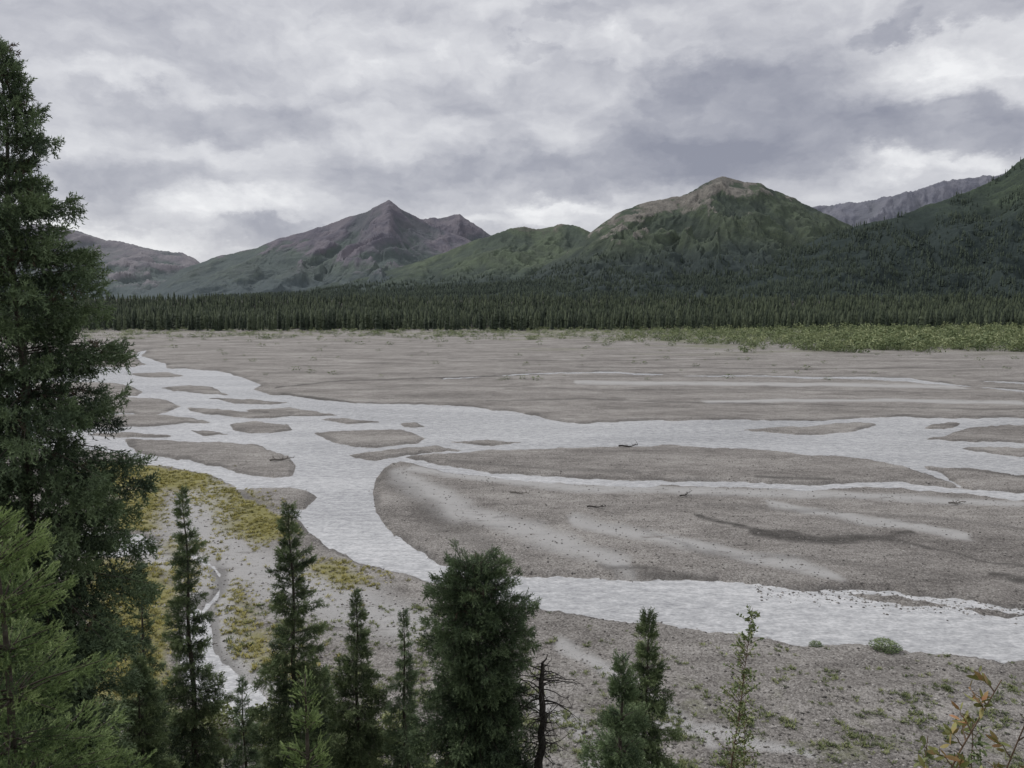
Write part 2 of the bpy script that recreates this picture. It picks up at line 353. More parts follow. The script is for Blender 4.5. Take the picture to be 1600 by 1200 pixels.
mg, g = mat('river_gravel', .9, .2)
big = g.noise(g.vm('MULTIPLY', g.pos, (.8,2.2,1)), .045, 6, .62); med = g.noise(g.vm('MULTIPLY', g.pos, (.35,1,1)), .8, 5, .68); fi = g.noise(g.pos, 7, 3, .75)
peb = g.vor(g.pos, 8.0, 1); pd = g.vor(g.pos, 8.0, 0)
bw = g.n('ShaderNodeRGBToBW'); g.L.new(peb, bw.inputs[0]); pv = bw.outputs[0]
t = g.m('ADD', g.m('MULTIPLY', big, .46), g.m('ADD', g.m('MULTIPLY', med, .35), g.m('ADD', g.m('MULTIPLY', fi, .19), g.m('MULTIPLY', g.m('SUBTRACT', pv, .5), .28))))
c = g.ramp(t, [(.30,(.100,.092,.084)),(.42,(.207,.191,.175)),(.52,(.310,.290,.267)),(.66,(.485,.460,.428))])
c = g.mix(g.m('MULTIPLY', g.attr('silt'), g.ss(med, .22, .46)), c, (.48,.47,.455))
c = g.mix(g.m('MULTIPLY', g.attr('wet_shade'), .55), c, (.10,.095,.09))
c = g.mix(g.m('MULTIPLY', g.attr('damp_dark'), g.ss(g.m('ADD', g.m('MULTIPLY', med, .6), g.m('MULTIPLY', fi, .4)), .28, .62), None, True), c, (.062,.058,.053))
gc = g.ramp(g.m('ADD', g.m('MULTIPLY', fi, .5), g.m('MULTIPLY', med, .5)), [(.3,(.08,.10,.045)),(.5,(.17,.19,.09)),(.7,(.28,.28,.16))])
c = g.mix(g.m('MULTIPLY', g.attr('green'), g.ss(g.m('ADD', g.m('MULTIPLY', med, .6), g.m('MULTIPLY', fi, .4)), .40, .60)), c, gc)
yc = g.ramp(g.m('ADD', g.m('MULTIPLY', fi, .5), g.m('MULTIPLY', med, .5)), [(.3,(.17,.165,.065)),(.5,(.30,.28,.11)),(.7,(.41,.37,.18))])
c = g.mix(g.m('MULTIPLY', g.attr('yellow'), g.ss(g.m('ADD', g.m('MULTIPLY', med, .5), g.m('MULTIPLY', fi, .5)), .28, .46)), c, yc)
g.put(c, g.b.inputs['Base Color'])
bump(g, g.m('ADD', g.m('MULTIPLY', g.m('SUBTRACT', 1.0, pd), .35), g.m('ADD', g.m('MULTIPLY', med, 1.8), fi)), 1.0, .14)
ground = build('ground', np.stack([XX, YY, ZZ], -1).reshape(-1,3), Q4, mg, None,
  {'wet_shade': wet_shade.ravel(), 'damp_dark': damp_dark.ravel(), 'silt': silt.ravel(), 'green': gv.ravel(), 'yellow': yel.ravel()}, True)
tag(ground, 'braided gravel river plain with bars, banks and wooded bluff foot', 'ground', kind='structure')

mw, g = mat('silty_glacial_water', .18, .5)
wn = g.noise(g.vm('MULTIPLY', g.pos, (.55,1.1,1)), 1.2, 4, .62); wl = g.noise(g.vm('MULTIPLY', g.pos, (.3,1,1)), .09, 4, .6); wf = g.noise(g.vm('MULTIPLY', g.pos, (.7,1.2,1)), 3.4, 3, .6)
tt = g.m('ADD', g.m('MULTIPLY', wn, .40), g.m('ADD', g.m('MULTIPLY', wl, .25), g.m('MULTIPLY', wf, .35)))
g.put(g.ramp(tt, [(.36,(.31,.312,.32)),(.48,(.48,.483,.485)),(.60,(.72,.72,.715))]), g.b.inputs['Base Color'])
bump(g, g.m('ADD', g.m('MULTIPLY', wn, 1.0), g.m('MULTIPLY', wf, .45)), .8, .16)
river = build('river', [(-90,30,0),(90,30,0),(720,660,0),(-720,660,0)], [(0,1,2,3)], mw); tag(river, 'pale silty braided river winding through gravel bars', 'river', kind='structure')

def sample_z(x, y):
    x = np.atleast_1d(np.asarray(x, float)); y = np.atleast_1d(np.asarray(y, float))
    s = np.full(x.shape, 60.0); m = (y > 34)&(y < 600)
    if m.any(): s[m] = np.clip(river_sdf(x[m], y[m]), -60, 60)
    return ground_z(x, y, s), s

# ---------------- mountains ----------------
def mountain(name, label, ridge, Df, Dr, Db, base, seed, lam, carve, mat_, ncol=420, nrow=150, power=1.25, jg=.0020, bias=None):
    r = np.array(ridge, float)
    us = np.array([ray(a, b)[0] for a, b in r]); ss_ = np.array([ray(a, b)[1] for a, b in r])
    def Hf(x, y, jag=True):
        u = x/y
        sl = np.interp(u, us, ss_)
        dr = Dr*(1+.05*perlin(u*9, u*0+seed, seed)); zr = CAMH+sl*dr
        zr = zr+(fbm(u*55, u*0+3.3, 5, seed, .62)*jg*Dr if jag else 0)
        t = np.clip((y-Df)/(dr-Df), 0, 1); tb = np.clip((y-dr)/(Db-dr), 0, 1)
        rel = np.maximum(zr-base, 0)
        z = base+rel*t**power*(1-tb)**1.3
        wx_ = x+lam*.6*fbm(x/lam, y/lam, 3, seed+50)
        rd = ridged(wx_/lam, y/(lam*2.4), 6, seed+9, .55)
        env = np.clip(np.sin(np.pi*np.clip(t, 0, 1)*.98), 0, 1)**.7*sm(t, 0, .12)
        z = z-np.clip(1-rd, 0, 1.3)*carve*rel*env+fbm(x/(lam*.3), y/(lam*.3), 4, seed+70)*rel*.022*env
        return z, t, rd
    cu = np.linspace(us[0], us[-1], ncol); ys = np.concatenate([np.linspace(Df, Dr*1.06, nrow), np.linspace(Dr*1.07, Db, 14)])
    U, Yg = np.meshgrid(cu, ys); Xg = U*Yg; z, t, rd = Hf(Xg, Yg)
    nr, nc = U.shape; ii = (np.arange(nr-1)[:,None]*nc+np.arange(nc-1)[None,:]).ravel()
    relh = np.clip((z-base)/(z.max()-base), 0, 1)
    bb = np.zeros(U.shape) if bias is None else np.interp(U*F+800, [a for a, _ in bias], [b for _, b in bias])
    o = build(name, np.stack([Xg, Yg, z], -1).reshape(-1,3), np.stack([ii, ii+1, ii+nc+1, ii+nc], 1), mat_, None, {'rel': relh.ravel(), 'spur': rd.ravel(), 'rocky': bb.ravel()}, True)
    tag(o, label, 'mountain', kind='structure')
    return Hf
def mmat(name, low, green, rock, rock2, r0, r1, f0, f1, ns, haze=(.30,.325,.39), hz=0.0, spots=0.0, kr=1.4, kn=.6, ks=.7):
    m, g = mat(name, .95, .05)
    n1 = g.noise(g.pos, ns, 7, .62); n2 = g.noise(g.vm('MULTIPLY', g.pos, (1,.4,.8)), ns*6, 5, .68); n3 = g.noise(g.pos, ns*26, 3, .6)
    rk = g.mix(g.ss(n2, .40, .60), rock, rock2)
    gr = g.mix(g.ss(n2, .38, .62), green, tuple(x*.62 for x in green))
    a = g.m('ADD', g.m('MULTIPLY', g.attr('rel'), kr), g.m('ADD', g.m('MULTIPLY', g.m('SUBTRACT', n1, .5), kn), g.m('ADD', g.m('MULTIPLY', g.m('SUBTRACT', g.attr('spur'), .65), ks), g.m('MULTIPLY', g.m('SUBTRACT', n2, .5), 1.1))))
    a = g.m('ADD', a, g.attr('rocky'))
    c = g.mix(g.ss(a, r0, r1), gr, rk)
    fa = g.m('ADD', g.attr('rel'), g.m('ADD', g.m('MULTIPLY', g.m('SUBTRACT', n1, .5), .5), g.m('MULTIPLY', g.m('SUBTRACT', n3, .5), .35)))
    c = g.mix(g.ss(fa, f1, f0), c, low)
    if spots: c = g.mix(g.m('MULTIPLY', g.ss(n3, .52, .60), spots), c, low)
    c = g.mix(g.m('MULTIPLY', g.ss(g.attr('spur'), .62, .30), .5), c, tuple(x*.95 for x in low))
    c = g.mix(hz, c, haze)  # distance haze painted into the base colour as a bluish wash
    g.put(c, g.b.inputs['Base Color']); bump(g, g.m('ADD', n2, g.m('MULTIPLY', n3, .5)), .9, .026/ns)
    return m
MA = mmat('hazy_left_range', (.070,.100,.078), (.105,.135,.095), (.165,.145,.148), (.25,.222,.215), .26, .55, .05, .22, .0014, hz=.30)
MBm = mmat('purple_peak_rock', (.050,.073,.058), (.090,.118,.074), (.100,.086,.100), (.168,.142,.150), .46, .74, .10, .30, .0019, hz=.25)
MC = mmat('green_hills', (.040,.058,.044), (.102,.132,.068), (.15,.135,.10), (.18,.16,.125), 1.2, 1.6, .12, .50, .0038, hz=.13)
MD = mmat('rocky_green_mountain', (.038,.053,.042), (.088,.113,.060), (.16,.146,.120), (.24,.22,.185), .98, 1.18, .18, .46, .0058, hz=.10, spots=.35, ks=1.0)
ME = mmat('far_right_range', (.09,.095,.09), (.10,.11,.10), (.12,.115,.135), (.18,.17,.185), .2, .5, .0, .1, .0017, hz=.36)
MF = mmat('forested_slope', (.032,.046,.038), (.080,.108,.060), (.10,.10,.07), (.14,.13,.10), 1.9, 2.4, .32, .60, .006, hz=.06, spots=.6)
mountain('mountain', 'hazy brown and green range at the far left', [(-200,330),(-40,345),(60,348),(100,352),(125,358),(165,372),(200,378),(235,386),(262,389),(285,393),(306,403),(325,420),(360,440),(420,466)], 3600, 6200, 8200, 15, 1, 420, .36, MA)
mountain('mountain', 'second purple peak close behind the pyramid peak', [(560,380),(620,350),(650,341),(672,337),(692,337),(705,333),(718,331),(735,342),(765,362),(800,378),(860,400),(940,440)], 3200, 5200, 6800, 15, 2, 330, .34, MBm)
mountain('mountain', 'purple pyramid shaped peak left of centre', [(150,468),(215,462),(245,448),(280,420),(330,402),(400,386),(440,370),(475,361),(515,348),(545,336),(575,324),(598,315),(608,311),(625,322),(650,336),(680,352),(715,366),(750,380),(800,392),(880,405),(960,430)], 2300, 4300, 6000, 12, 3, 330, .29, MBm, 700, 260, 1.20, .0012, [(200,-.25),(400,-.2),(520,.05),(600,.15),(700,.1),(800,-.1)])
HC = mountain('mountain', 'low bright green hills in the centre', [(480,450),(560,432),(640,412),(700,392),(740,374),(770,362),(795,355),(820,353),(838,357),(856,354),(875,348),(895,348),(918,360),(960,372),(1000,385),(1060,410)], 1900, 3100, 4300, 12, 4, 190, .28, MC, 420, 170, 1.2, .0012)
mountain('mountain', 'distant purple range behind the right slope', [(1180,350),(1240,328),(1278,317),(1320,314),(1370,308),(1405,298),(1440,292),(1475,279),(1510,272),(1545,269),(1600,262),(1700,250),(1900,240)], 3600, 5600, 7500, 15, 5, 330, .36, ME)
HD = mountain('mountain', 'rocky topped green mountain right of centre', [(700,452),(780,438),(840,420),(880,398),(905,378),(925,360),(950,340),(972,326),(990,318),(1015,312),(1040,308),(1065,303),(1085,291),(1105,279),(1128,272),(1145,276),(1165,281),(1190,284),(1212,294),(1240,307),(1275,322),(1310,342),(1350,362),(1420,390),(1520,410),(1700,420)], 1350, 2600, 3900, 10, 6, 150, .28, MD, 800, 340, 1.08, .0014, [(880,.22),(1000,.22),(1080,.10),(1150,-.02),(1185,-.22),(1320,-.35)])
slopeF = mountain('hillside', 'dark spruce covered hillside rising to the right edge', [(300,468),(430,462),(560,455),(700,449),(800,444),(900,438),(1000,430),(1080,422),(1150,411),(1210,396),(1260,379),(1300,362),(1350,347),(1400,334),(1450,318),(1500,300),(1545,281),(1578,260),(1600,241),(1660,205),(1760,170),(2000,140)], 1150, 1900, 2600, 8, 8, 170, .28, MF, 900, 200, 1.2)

# ---------------- distant forest ----------------
def cone_tpl(layers, sides, seed, wr=.13):
    r = np.random.default_rng(seed); V = []; T = []
    for k in range(layers):
        z0 = .06+.88*k/layers; z1 = min(1.0, z0+1.6/layers+.05); rad = wr*(1-z0)**.8*r.uniform(.75,1.15)+.008
        b = len(V)
        for j in range(sides):
            a = 2*math.pi*(j+r.uniform(-.3,.3))/sides+k; rr = rad*r.uniform(.55,1.2)
            V.append((rr*math.cos(a), rr*math.sin(a), z0+r.uniform(-.03,.02)))
        V.append((0,0,z1 if k < layers-1 else 1.0))
        for j in range(sides): T.append((b+j, b+(j+1)%sides, b+sides))
    b = len(V); V += [(.012,0,0),(-.012,.01,0),(-.01,-.012,0),(0,0,.3)]; T += [(b,b+1,b+3),(b+1,b+2,b+3),(b+2,b,b+3)]
    return np.array(V), np.array(T)
FT = [cone_tpl(11, 7, 100+i, .105+.014*(i%3)) for i in range(5)]
FTl = [cone_tpl(4, 5, 200+i, .12) for i in range(4)]
far_meshes = []
for i, (tv, tf) in enumerate(FT):
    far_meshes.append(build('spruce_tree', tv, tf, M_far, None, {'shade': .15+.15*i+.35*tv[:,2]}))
for i in range(300):
    x = random.uniform(-455, 455); y = 616+9*float(perlin(np.array([x/60.]), np.array([.5]), 4)[0])+random.uniform(-9, 6)
    if i < 5: o = far_meshes[i]
    else: o = far_meshes[random.randrange(5)].copy(); C.objects.link(o)
    h = random.uniform(7, 19.5)**1.0; w = h*random.uniform(.85, 1.6)
    z, _ = sample_z(x, y)
    o.location = (x, y, float(z[0])-.2); o.scale = (w, w, h); o.rotation_euler = (random.uniform(-.05,.05), random.uniform(-.05,.05), random.uniform(0, 6.28))
    tag(o, 'dark slender spruce in the front row of the distant forest across the river', 'tree', 'front row of the distant spruce forest')
def forest(name, label, pts, hh, m, wid=1.0):
    mb = MB()
    k = rng.integers(0, 4, len(pts))
    for i, (tv, tf) in enumerate(FTl):
        s = k == i; n = s.sum()
        if not n: continue
        h = hh[s]; V, T = inst_up(tv, tf, pts[s], h*rng.uniform(.7,1.7,n)*wid, h)
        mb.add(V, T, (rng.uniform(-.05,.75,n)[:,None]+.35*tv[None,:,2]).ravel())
    return tag(mb.build(name, m), label, 'forest', kind='stuff')
n = 17000
y = 626+(1-np.sqrt(rng.uniform(0,1,n)))*720; x = rng.uniform(-.78,.78,n)*y
hz = far_rise(x, y)+.8
forest('forest', 'dense dark spruce forest across the valley floor', np.stack([x, y, hz], 1), (7+11*rng.uniform(0,1,n)**.7)*(.85+.5*fbm(x/60, y/60, 3, 5)), M_far)
n = 36000
y = rng.uniform(1180, 1960, n); x = rng.uniform(-.40,.80,n)*y
z, t_, rd_ = slopeF(x, y, False)
keep = (z > 12)&(fbm(x/70, y/90, 4, 33)+.17-.45*sm(t_, .45, 1.0)*sm(x/y, .3, .62)+.1*rng.normal(size=n) > -.02)
n2 = 26000
y2 = rng.uniform(1500, 2500, n2); x2 = rng.uniform(-.12,.55,n2)*y2; z2, t2, rd2 = HD(x2, y2, False)
k2 = (z2 > 14)&(z2 < 105+110*fbm(x2/130, y2/130, 3, 35)+30*rng.normal(size=n2))&(fbm(x2/60,y2/60,3,36)+.42-.003*z2 > 0)
n3 = 14000
y3 = rng.uniform(2000, 3000, n3); x3 = rng.uniform(-.26,.16,n3)*y3; z3, t3, rd3 = HC(x3, y3, False)
k3 = (z3 > 14)&(z3 < 65+90*fbm(x3/150, y3/150, 3, 37)+20*rng.normal(size=n3))
pp = np.concatenate([np.stack([x, y, z-1], 1)[keep], np.stack([x2, y2, z2-1.5], 1)[k2], np.stack([x3, y3, z3-1.5], 1)[k3]])
forest('hillside_forest', 'spruce forest covering the lower hillsides behind the valley', pp, rng.uniform(8,15,len(pp)), M_slope, 1.15)

# ---------------- shrubs ----------------
def leaf_blob(nl, seed, size):
    r = np.random.default_rng(seed); V = []; T = []; A = []
    for i in range(nl):
        a = r.uniform(0, 6.28); q = r.uniform(0,1)**.5; zc = r.uniform(.08, 1)
        rad = q*.5*math.sin(min(1, zc+.15)*2.6)+.04
        c0 = np.array([rad*math.cos(a), rad*math.sin(a), zc*(.75+.25*r.uniform())])
        d = r.normal(size=3); d /= np.linalg.norm(d); e = np.cross(d, r.normal(size=3)); e /= np.linalg.norm(e)
        s = size*r.uniform(.6,1.3); b = len(V)
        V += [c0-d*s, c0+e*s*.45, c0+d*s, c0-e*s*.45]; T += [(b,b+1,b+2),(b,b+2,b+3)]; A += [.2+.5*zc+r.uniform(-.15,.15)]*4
    return np.array(V), np.array(T), np.array(A)
SB = [leaf_blob(40, 300+i, .11) for i in range(4)]
def clumps(name, label, cat, pts, w, h, m, tpls=SB):
    mb = MB(); k = rng.integers(0, len(tpls), len(pts))
    for i, (tv, tf, ta) in enumerate(tpls):
        s = k == i; n = s.sum()
        if not n: continue
        V, T = inst_up(tv, tf, pts[s], w[s], h[s]); mb.add(V, T, (rng.uniform(-.4,.4,n)[:,None]+ta[None]).ravel())
    return tag(mb.build(name, m), label, cat, kind='stuff')
n = 13000
px = rng.uniform(480, 1900, n); py = 511+42*rng.uniform(0,1,n)**1.1
pts = np.array([gp(a, b) for a, b in zip(px, py)])
dens = fbm(pts[:,0]/20, pts[:,1]/22, 4, 91)*1.5+.66*sm(px, 560, 1400)-.9*sm(py, 520, 550)*(1-sm(px, 900, 1450))-.50*sm(py, 538, 554)-.12
k = dens > .05; pts = pts[k]; px = px[k]; z, s = sample_z(pts[:,0], pts[:,1]); ok = s > 2
hh = (.8+3.2*rng.uniform(0,1,len(pts))**1.8)*(.75+1.1*sm(px, 700, 1450))
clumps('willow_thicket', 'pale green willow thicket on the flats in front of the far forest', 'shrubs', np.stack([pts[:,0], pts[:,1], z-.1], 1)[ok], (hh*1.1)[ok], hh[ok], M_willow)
n = 6000
px = rng.uniform(100, 1300, n); py = rng.uniform(514, 533, n); pts = np.array([gp(a, b) for a, b in zip(px, py)])
k = fbm(pts[:,0]/28, pts[:,1]/20, 3, 92)+.014*(520-py) > .08; pts = pts[k]; z, s = sample_z(pts[:,0], pts[:,1]); ok = s > 2
hh = rng.uniform(.6,2.6,len(pts))
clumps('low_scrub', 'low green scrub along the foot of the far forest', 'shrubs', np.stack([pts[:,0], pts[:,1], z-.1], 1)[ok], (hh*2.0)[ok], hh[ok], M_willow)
protos = []
cnt = 0; tries = 0
while cnt < 200 and tries < 2000:
    tries += 1
    px = random.uniform(250, 1600); py = 522+random.random()**1.7*75
    x, y = gp(px, py); z, s = sample_z(x, y)
    if s[0] < 4: continue
    if len(protos) < 4:
        tv, tf, ta = SB[len(protos)]; o = build('willow_shrub', tv, tf, M_willow, None, {'shade': ta-.2}); protos.append(o)
    else: o = random.choice(protos[:4]).copy(); C.objects.link(o)
    h = random.uniform(.6, 2.2)*(1.3 if py < 545 else .8)
    o.location = (x, y, float(z[0])-.08); o.scale = (h*2.8, h*1.9, h); o.rotation_euler = (0,0,random.uniform(0,6.28))
    tag(o, 'small olive green willow shrub scattered alone on the far gravel flats', 'shrub', 'lone shrubs on the far gravel flats'); cnt += 1

def tuft_tpl(nb, seed, sp=.5):
    r = np.random.default_rng(seed); V = []; T = []; A = []
    for i in range(nb):
        a = r.uniform(0,6.28); b0 = np.array([r.uniform(-.3,.3), r.uniform(-.3,.3), 0]); d = np.array([math.cos(a)*sp*r.uniform(.3,1), math.sin(a)*sp*r.uniform(.3,1), r.uniform(.5,1)])
        e = np.array([-math.sin(a), math.cos(a), 0])*.07; b = len(V)
        V += [b0-e*.5, b0+d*.5+e, b0+d, b0+d*.5-e]; T += [(b,b+1,b+2),(b,b+2,b+3)]; A += [.3,.5,.7,.5]
    return np.array(V), np.array(T), np.array(A)
TT = [tuft_tpl(14, 400+i, .7) for i in range(4)]
n = 70000
y = rng.uniform(38, 125, n); x = rng.uniform(-.72,.1,n)*y
m_ = np.full(n, 1e3)
for p in VEGP: m_ = np.minimum(m_, sdf_poly(x, y, p))
k = (m_+1.6*rng.normal(size=n)+1.8*fbm(x/5, y/5, 3, 14) < .2)&(fbm(x/2.2, y/2.2, 4, 12)+.25*rng.normal(size=n) > -.12); x, y = x[k], y[k]; z, s = sample_z(x, y); ok = s > .6
hh = rng.uniform(.10,.34,ok.sum())
clumps('low_willow_scrub', 'yellowing knee high scrub on the near left bank', 'shrubs', np.stack([x,y,z-.03],1)[ok], hh*1.7, hh, M_yellow, TT)
n = 30000
y = rng.uniform(34, 60, n); x = rng.uniform(-.75,.78,n)*y
qx, qy = to_px(x, y)
k = (fbm(x/2.6, y/2.6, 4, 61)+.08*(qy > 1120)-.10*(qy < 1050)+.22*(qx < 700)+.14*rng.normal(size=n) > .28); x, y = x[k], y[k]; z, s = sample_z(x, y); ok = s > .8
hh = rng.uniform(.06,.26,ok.sum())
clumps('grass', 'sparse green and straw ground cover on the near gravel bank', 'grass', np.stack([x,y,z-.02],1)[ok], hh*1.9, hh, M_green, TT)
n = 14000
y = rng.uniform(2.5, 37, n); x = rng.uniform(-14, 1, n)+rng.uniform(0,1,n)*24; k = np.abs(x) < y*.9+3; x, y = x[k], y[k]
z, s = sample_z(x, y); hh = rng.uniform(.15,.5,len(x))
clumps('undergrowth', 'green undergrowth covering the near bluff under the spruces', 'shrubs', np.stack([x,y,z-.04],1), hh*1.6, hh, M_green, TT)

mr, g = mat('river_stones', .9, .2)
g.put(g.ramp(g.attr('shade'), [(.0,(.085,.080,.074)),(.5,(.24,.225,.206)),(1,(.52,.495,.465))]), g.b.inputs['Base Color'])
def rock_tpl(seed):
    r = np.random.default_rng(seed); V = np.array([(1,0,0),(0,1,0),(-1,0,0),(0,-1,0),(.1,.1,.7),(0,0,-.5)],float)*r.uniform(.6,1.1,(6,1))*.5
    return V, np.array([(0,1,4),(1,2,4),(2,3,4),(3,0,4),(1,0,5),(2,1,5),(3,2,5),(0,3,5)])
RT = [rock_tpl(500+i) for i in range(4)]
n = 50000
y = 36+(rng.uniform(0,1,n)**1.5)*85; x = rng.uniform(-.72,.74,n)*y
z, s = sample_z(x, y); k = s > -.25; x, y, z = x[k], y[k], z[k]
px = rng.uniform(1180, 1640, 1500); py = 924+(px-1230)*.085+rng.normal(size=1500)*8
xy = np.array([gp(a, b) for a, b in zip(px, py)]); x = np.concatenate([x, xy[:,0]]); y = np.concatenate([y, xy[:,1]]); z = np.concatenate([z, np.full(1500, .0)])
mb = MB(); kk = rng.integers(0,4,len(x)); sz = .05+.26*rng.uniform(0,1,len(x))**5
for i, (tv, tf) in enumerate(RT):
    s = kk == i; V, T = inst_up(tv, tf, np.stack([x,y,z],1)[s], sz[s]*1.2, sz[s]); mb.add(V, T, np.repeat(rng.uniform(0,1,s.sum())**1.3, len(tv)))
tag(mb.build('gravel', mr), 'loose grey stones strewn over the near bars and bank', 'gravel', kind='stuff')

# ---------------- spruces ----------------
def twig_tpl(nn, ln, wd, seed):
    r = np.random.default_rng(seed); V = [(0,.02,0),(0,-.02,.01),(1,0,0)]; T = [(0,1,2)]
    for i in range(nn):
        x = (i+.5)/nn*.95; a = r.uniform(0,6.28); l = ln*r.uniform(.7,1.15)*(1 if x < .8 else .8)
        b = len(V); cy, sy = math.cos(a), math.sin(a)
        V += [(x-wd, 0, 0),(x+wd, 0, 0),(x+l*.75, cy*l*.8, sy*l*.8)]; T += [(b,b+1,b+2)]
    return np.array(V), np.array(T)
TW_M = twig_tpl(12, .30, .075, 1); TW_F = twig_tpl(36, .20, .026, 2); TW_N = twig_tpl(20, .26, .055, 3)
def spruce(label, px, top, y, R, m=M_spruce, nb=150, ntw=4200, tw=.26, tpl=TW_M, z0=.05, power=.75, lump=.35, up=.35, droop=.55, prof_=None, dead=0.0, lean=0.0, hang=.35, seed=0, vs=.09, gap=None, rag=.6, cap=1.4):
    u, s = ray(px, top); x = u*y; zt = CAMH+s*y; gz, _ = sample_z(x, y); zb = float(gz[0]); H = zt-zb
    r = np.random.default_rng(1000+seed)
    root = empty('spruce_tree', (x, y, zb-.1)); H += .1
    tag(root, label, 'tree')
    cx = lambda h: lean*(h/H)**1.5+.03*R*np.sin(h*1.3+seed); cy = lambda h: .02*R*np.cos(h*1.1+seed)
    mb = MB(); hs = np.linspace(0, H*.99, 14); mb.tube(np.stack([cx(hs), cy(hs), hs], 1), (.009*H+.02)*(1-hs/H)**.9+.006, 8)
    # branches sit in loose whorls, so the outline steps in tiers
    t = z0+(1-z0)*((np.arange(nb)+r.uniform(0,1,nb))/nb)**.90
    nw = max(8, int(H*2.3)); t = t+.6*(np.round(t*nw)/nw-t)*(t < .93)
    az_ = np.arange(nb)*2.399+r.normal(size=nb)*.6
    prof = (1-t)**power if prof_ is None else prof_(t)
    wv = r.normal(size=nw+2)[np.clip(np.round(t*nw).astype(int), 0, nw+1)]
    lum = 1+lump*(1.5*fbm(t*H*.55+seed*3.1, np.cos(az_)*.8+seed, 2, seed)+rag*r.normal(size=nb)+.30*wv)
    if gap: lum = lum*(1-.75*np.exp(-((t-gap)/.03)**2))
    L_ = np.clip(R*prof*np.clip(lum, .25, cap), .08+.03*R, None)
    rise = up*(t*1.6-.35)+r.normal(size=nb)*.14; dr = -droop*(1-t)**.6*np.ones(nb)
    def path(b, q):
        rr = L_[b]*q; h = t[b]*H; dz = L_[b]*(rise[b]*q+dr[b]*q*q+.28*(1-t[b])*q**4)
        return np.stack([cx(h)+rr*np.cos(az_[b]), cy(h)+rr*np.sin(az_[b]), h+dz], -1)
    for b in range(nb):
        q = np.linspace(0,1,4); Pp = path(np.full(4,b), q); mb.tube(Pp, (.006+.005*L_[b])*(1-q)+.003, 3)
    mb.build('trunk', M_bark, root, True)
    pb = (L_+.10)**1.1; pb /= pb.sum(); b = r.choice(nb, ntw, p=pb); q = r.uniform(0.03,1,ntw)**.80
    b = np.concatenate([b, np.arange(nb), np.arange(nb)]); q = np.concatenate([q, np.ones(nb), np.full(nb,.93)]); N_ = len(b)
    P0 = path(b, q); P1 = path(b, np.minimum(q+.08, 1.08)); d = P1-P0; d /= np.linalg.norm(d, axis=1)[:,None]+1e-9
    side = np.stack([-np.sin(az_[b]), np.cos(az_[b]), np.zeros(N_)], 1); sg = r.choice([-1,1], N_)*r.uniform(0,1,N_)**.8
    sg[-2*nb:] *= .2
    wl_ = (.40*L_[b]*(1.02-q)+.05)
    O = P0+side*(sg*wl_)[:,None]+d*(np.abs(sg)*wl_*.4)[:,None]
    O[:,2] += -np.abs(sg)*wl_*.3+r.normal(size=N_)*.03-np.abs(r.normal(size=N_))*vs*(1-.6*t[b])
    D = d*.75+side*(sg*.7)[:,None]+r.normal(size=(N_,3))*.30; D[:,2] += .05+.30*t[b]
    hg = (r.uniform(0,1,N_) < hang*(1-.6*t[b])); D[hg] = D[hg]*.35; D[hg,2] -= .8
    S = tw*r.uniform(.55,1.2,N_)*(1-.35*t[b])
    V, T = inst(tpl[0], tpl[1], O, D, S)
    brs = r.normal(size=nb)*.15
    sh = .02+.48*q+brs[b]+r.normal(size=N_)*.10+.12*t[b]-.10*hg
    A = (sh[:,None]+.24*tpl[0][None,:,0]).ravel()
    n2 = 16; hz_ = np.linspace(H-.5*min(1,R), H, n2); O2 = np.stack([cx(hz_), cy(hz_), hz_-.05], 1); D2 = r.normal(size=(n2,3))*.38; D2[:,2] = 1
    V2, T2 = inst(tpl[0], tpl[1], O2, D2, np.full(n2, tw*.75))
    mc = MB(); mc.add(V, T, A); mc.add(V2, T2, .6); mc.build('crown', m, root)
    if dead:
        k = r.choice(nb, int(nb*dead)); q = r.uniform(.2,.8,len(k)*5); k = np.repeat(k,5); O = path(k,q); D = r.normal(size=(len(k),3)); D[:,2] -= .8
        V, T = inst(TW_N[0], TW_N[1], O, D, np.full(len(k), tw*1.1)); md = MB(); md.add(V, T, .5); md.build('dead_twigs', M_brown, root)
    return root
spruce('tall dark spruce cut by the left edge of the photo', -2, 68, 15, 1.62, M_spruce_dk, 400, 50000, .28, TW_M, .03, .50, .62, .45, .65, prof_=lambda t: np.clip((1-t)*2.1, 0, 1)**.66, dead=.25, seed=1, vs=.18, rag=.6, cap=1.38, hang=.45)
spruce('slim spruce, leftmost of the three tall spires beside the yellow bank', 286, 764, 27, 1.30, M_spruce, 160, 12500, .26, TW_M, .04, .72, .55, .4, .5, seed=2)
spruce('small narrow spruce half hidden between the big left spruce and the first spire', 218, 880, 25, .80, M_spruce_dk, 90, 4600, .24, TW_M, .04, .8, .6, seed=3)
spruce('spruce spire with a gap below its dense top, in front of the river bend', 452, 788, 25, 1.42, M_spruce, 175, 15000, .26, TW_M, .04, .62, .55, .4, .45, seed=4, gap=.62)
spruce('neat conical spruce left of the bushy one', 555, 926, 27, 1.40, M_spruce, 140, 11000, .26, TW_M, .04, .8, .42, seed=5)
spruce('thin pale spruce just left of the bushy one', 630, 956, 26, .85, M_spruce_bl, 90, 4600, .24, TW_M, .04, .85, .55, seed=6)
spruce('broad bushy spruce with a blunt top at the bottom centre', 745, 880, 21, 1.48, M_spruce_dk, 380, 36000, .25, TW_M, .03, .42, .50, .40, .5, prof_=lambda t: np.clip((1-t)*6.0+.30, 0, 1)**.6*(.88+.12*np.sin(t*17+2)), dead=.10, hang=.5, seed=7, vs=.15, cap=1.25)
spruce('slender dark spruce with a narrow leader right of the dead tree', 1012, 958, 17, .92, M_spruce, 125, 10000, .21, TW_M, .05, .75, .5, seed=8)
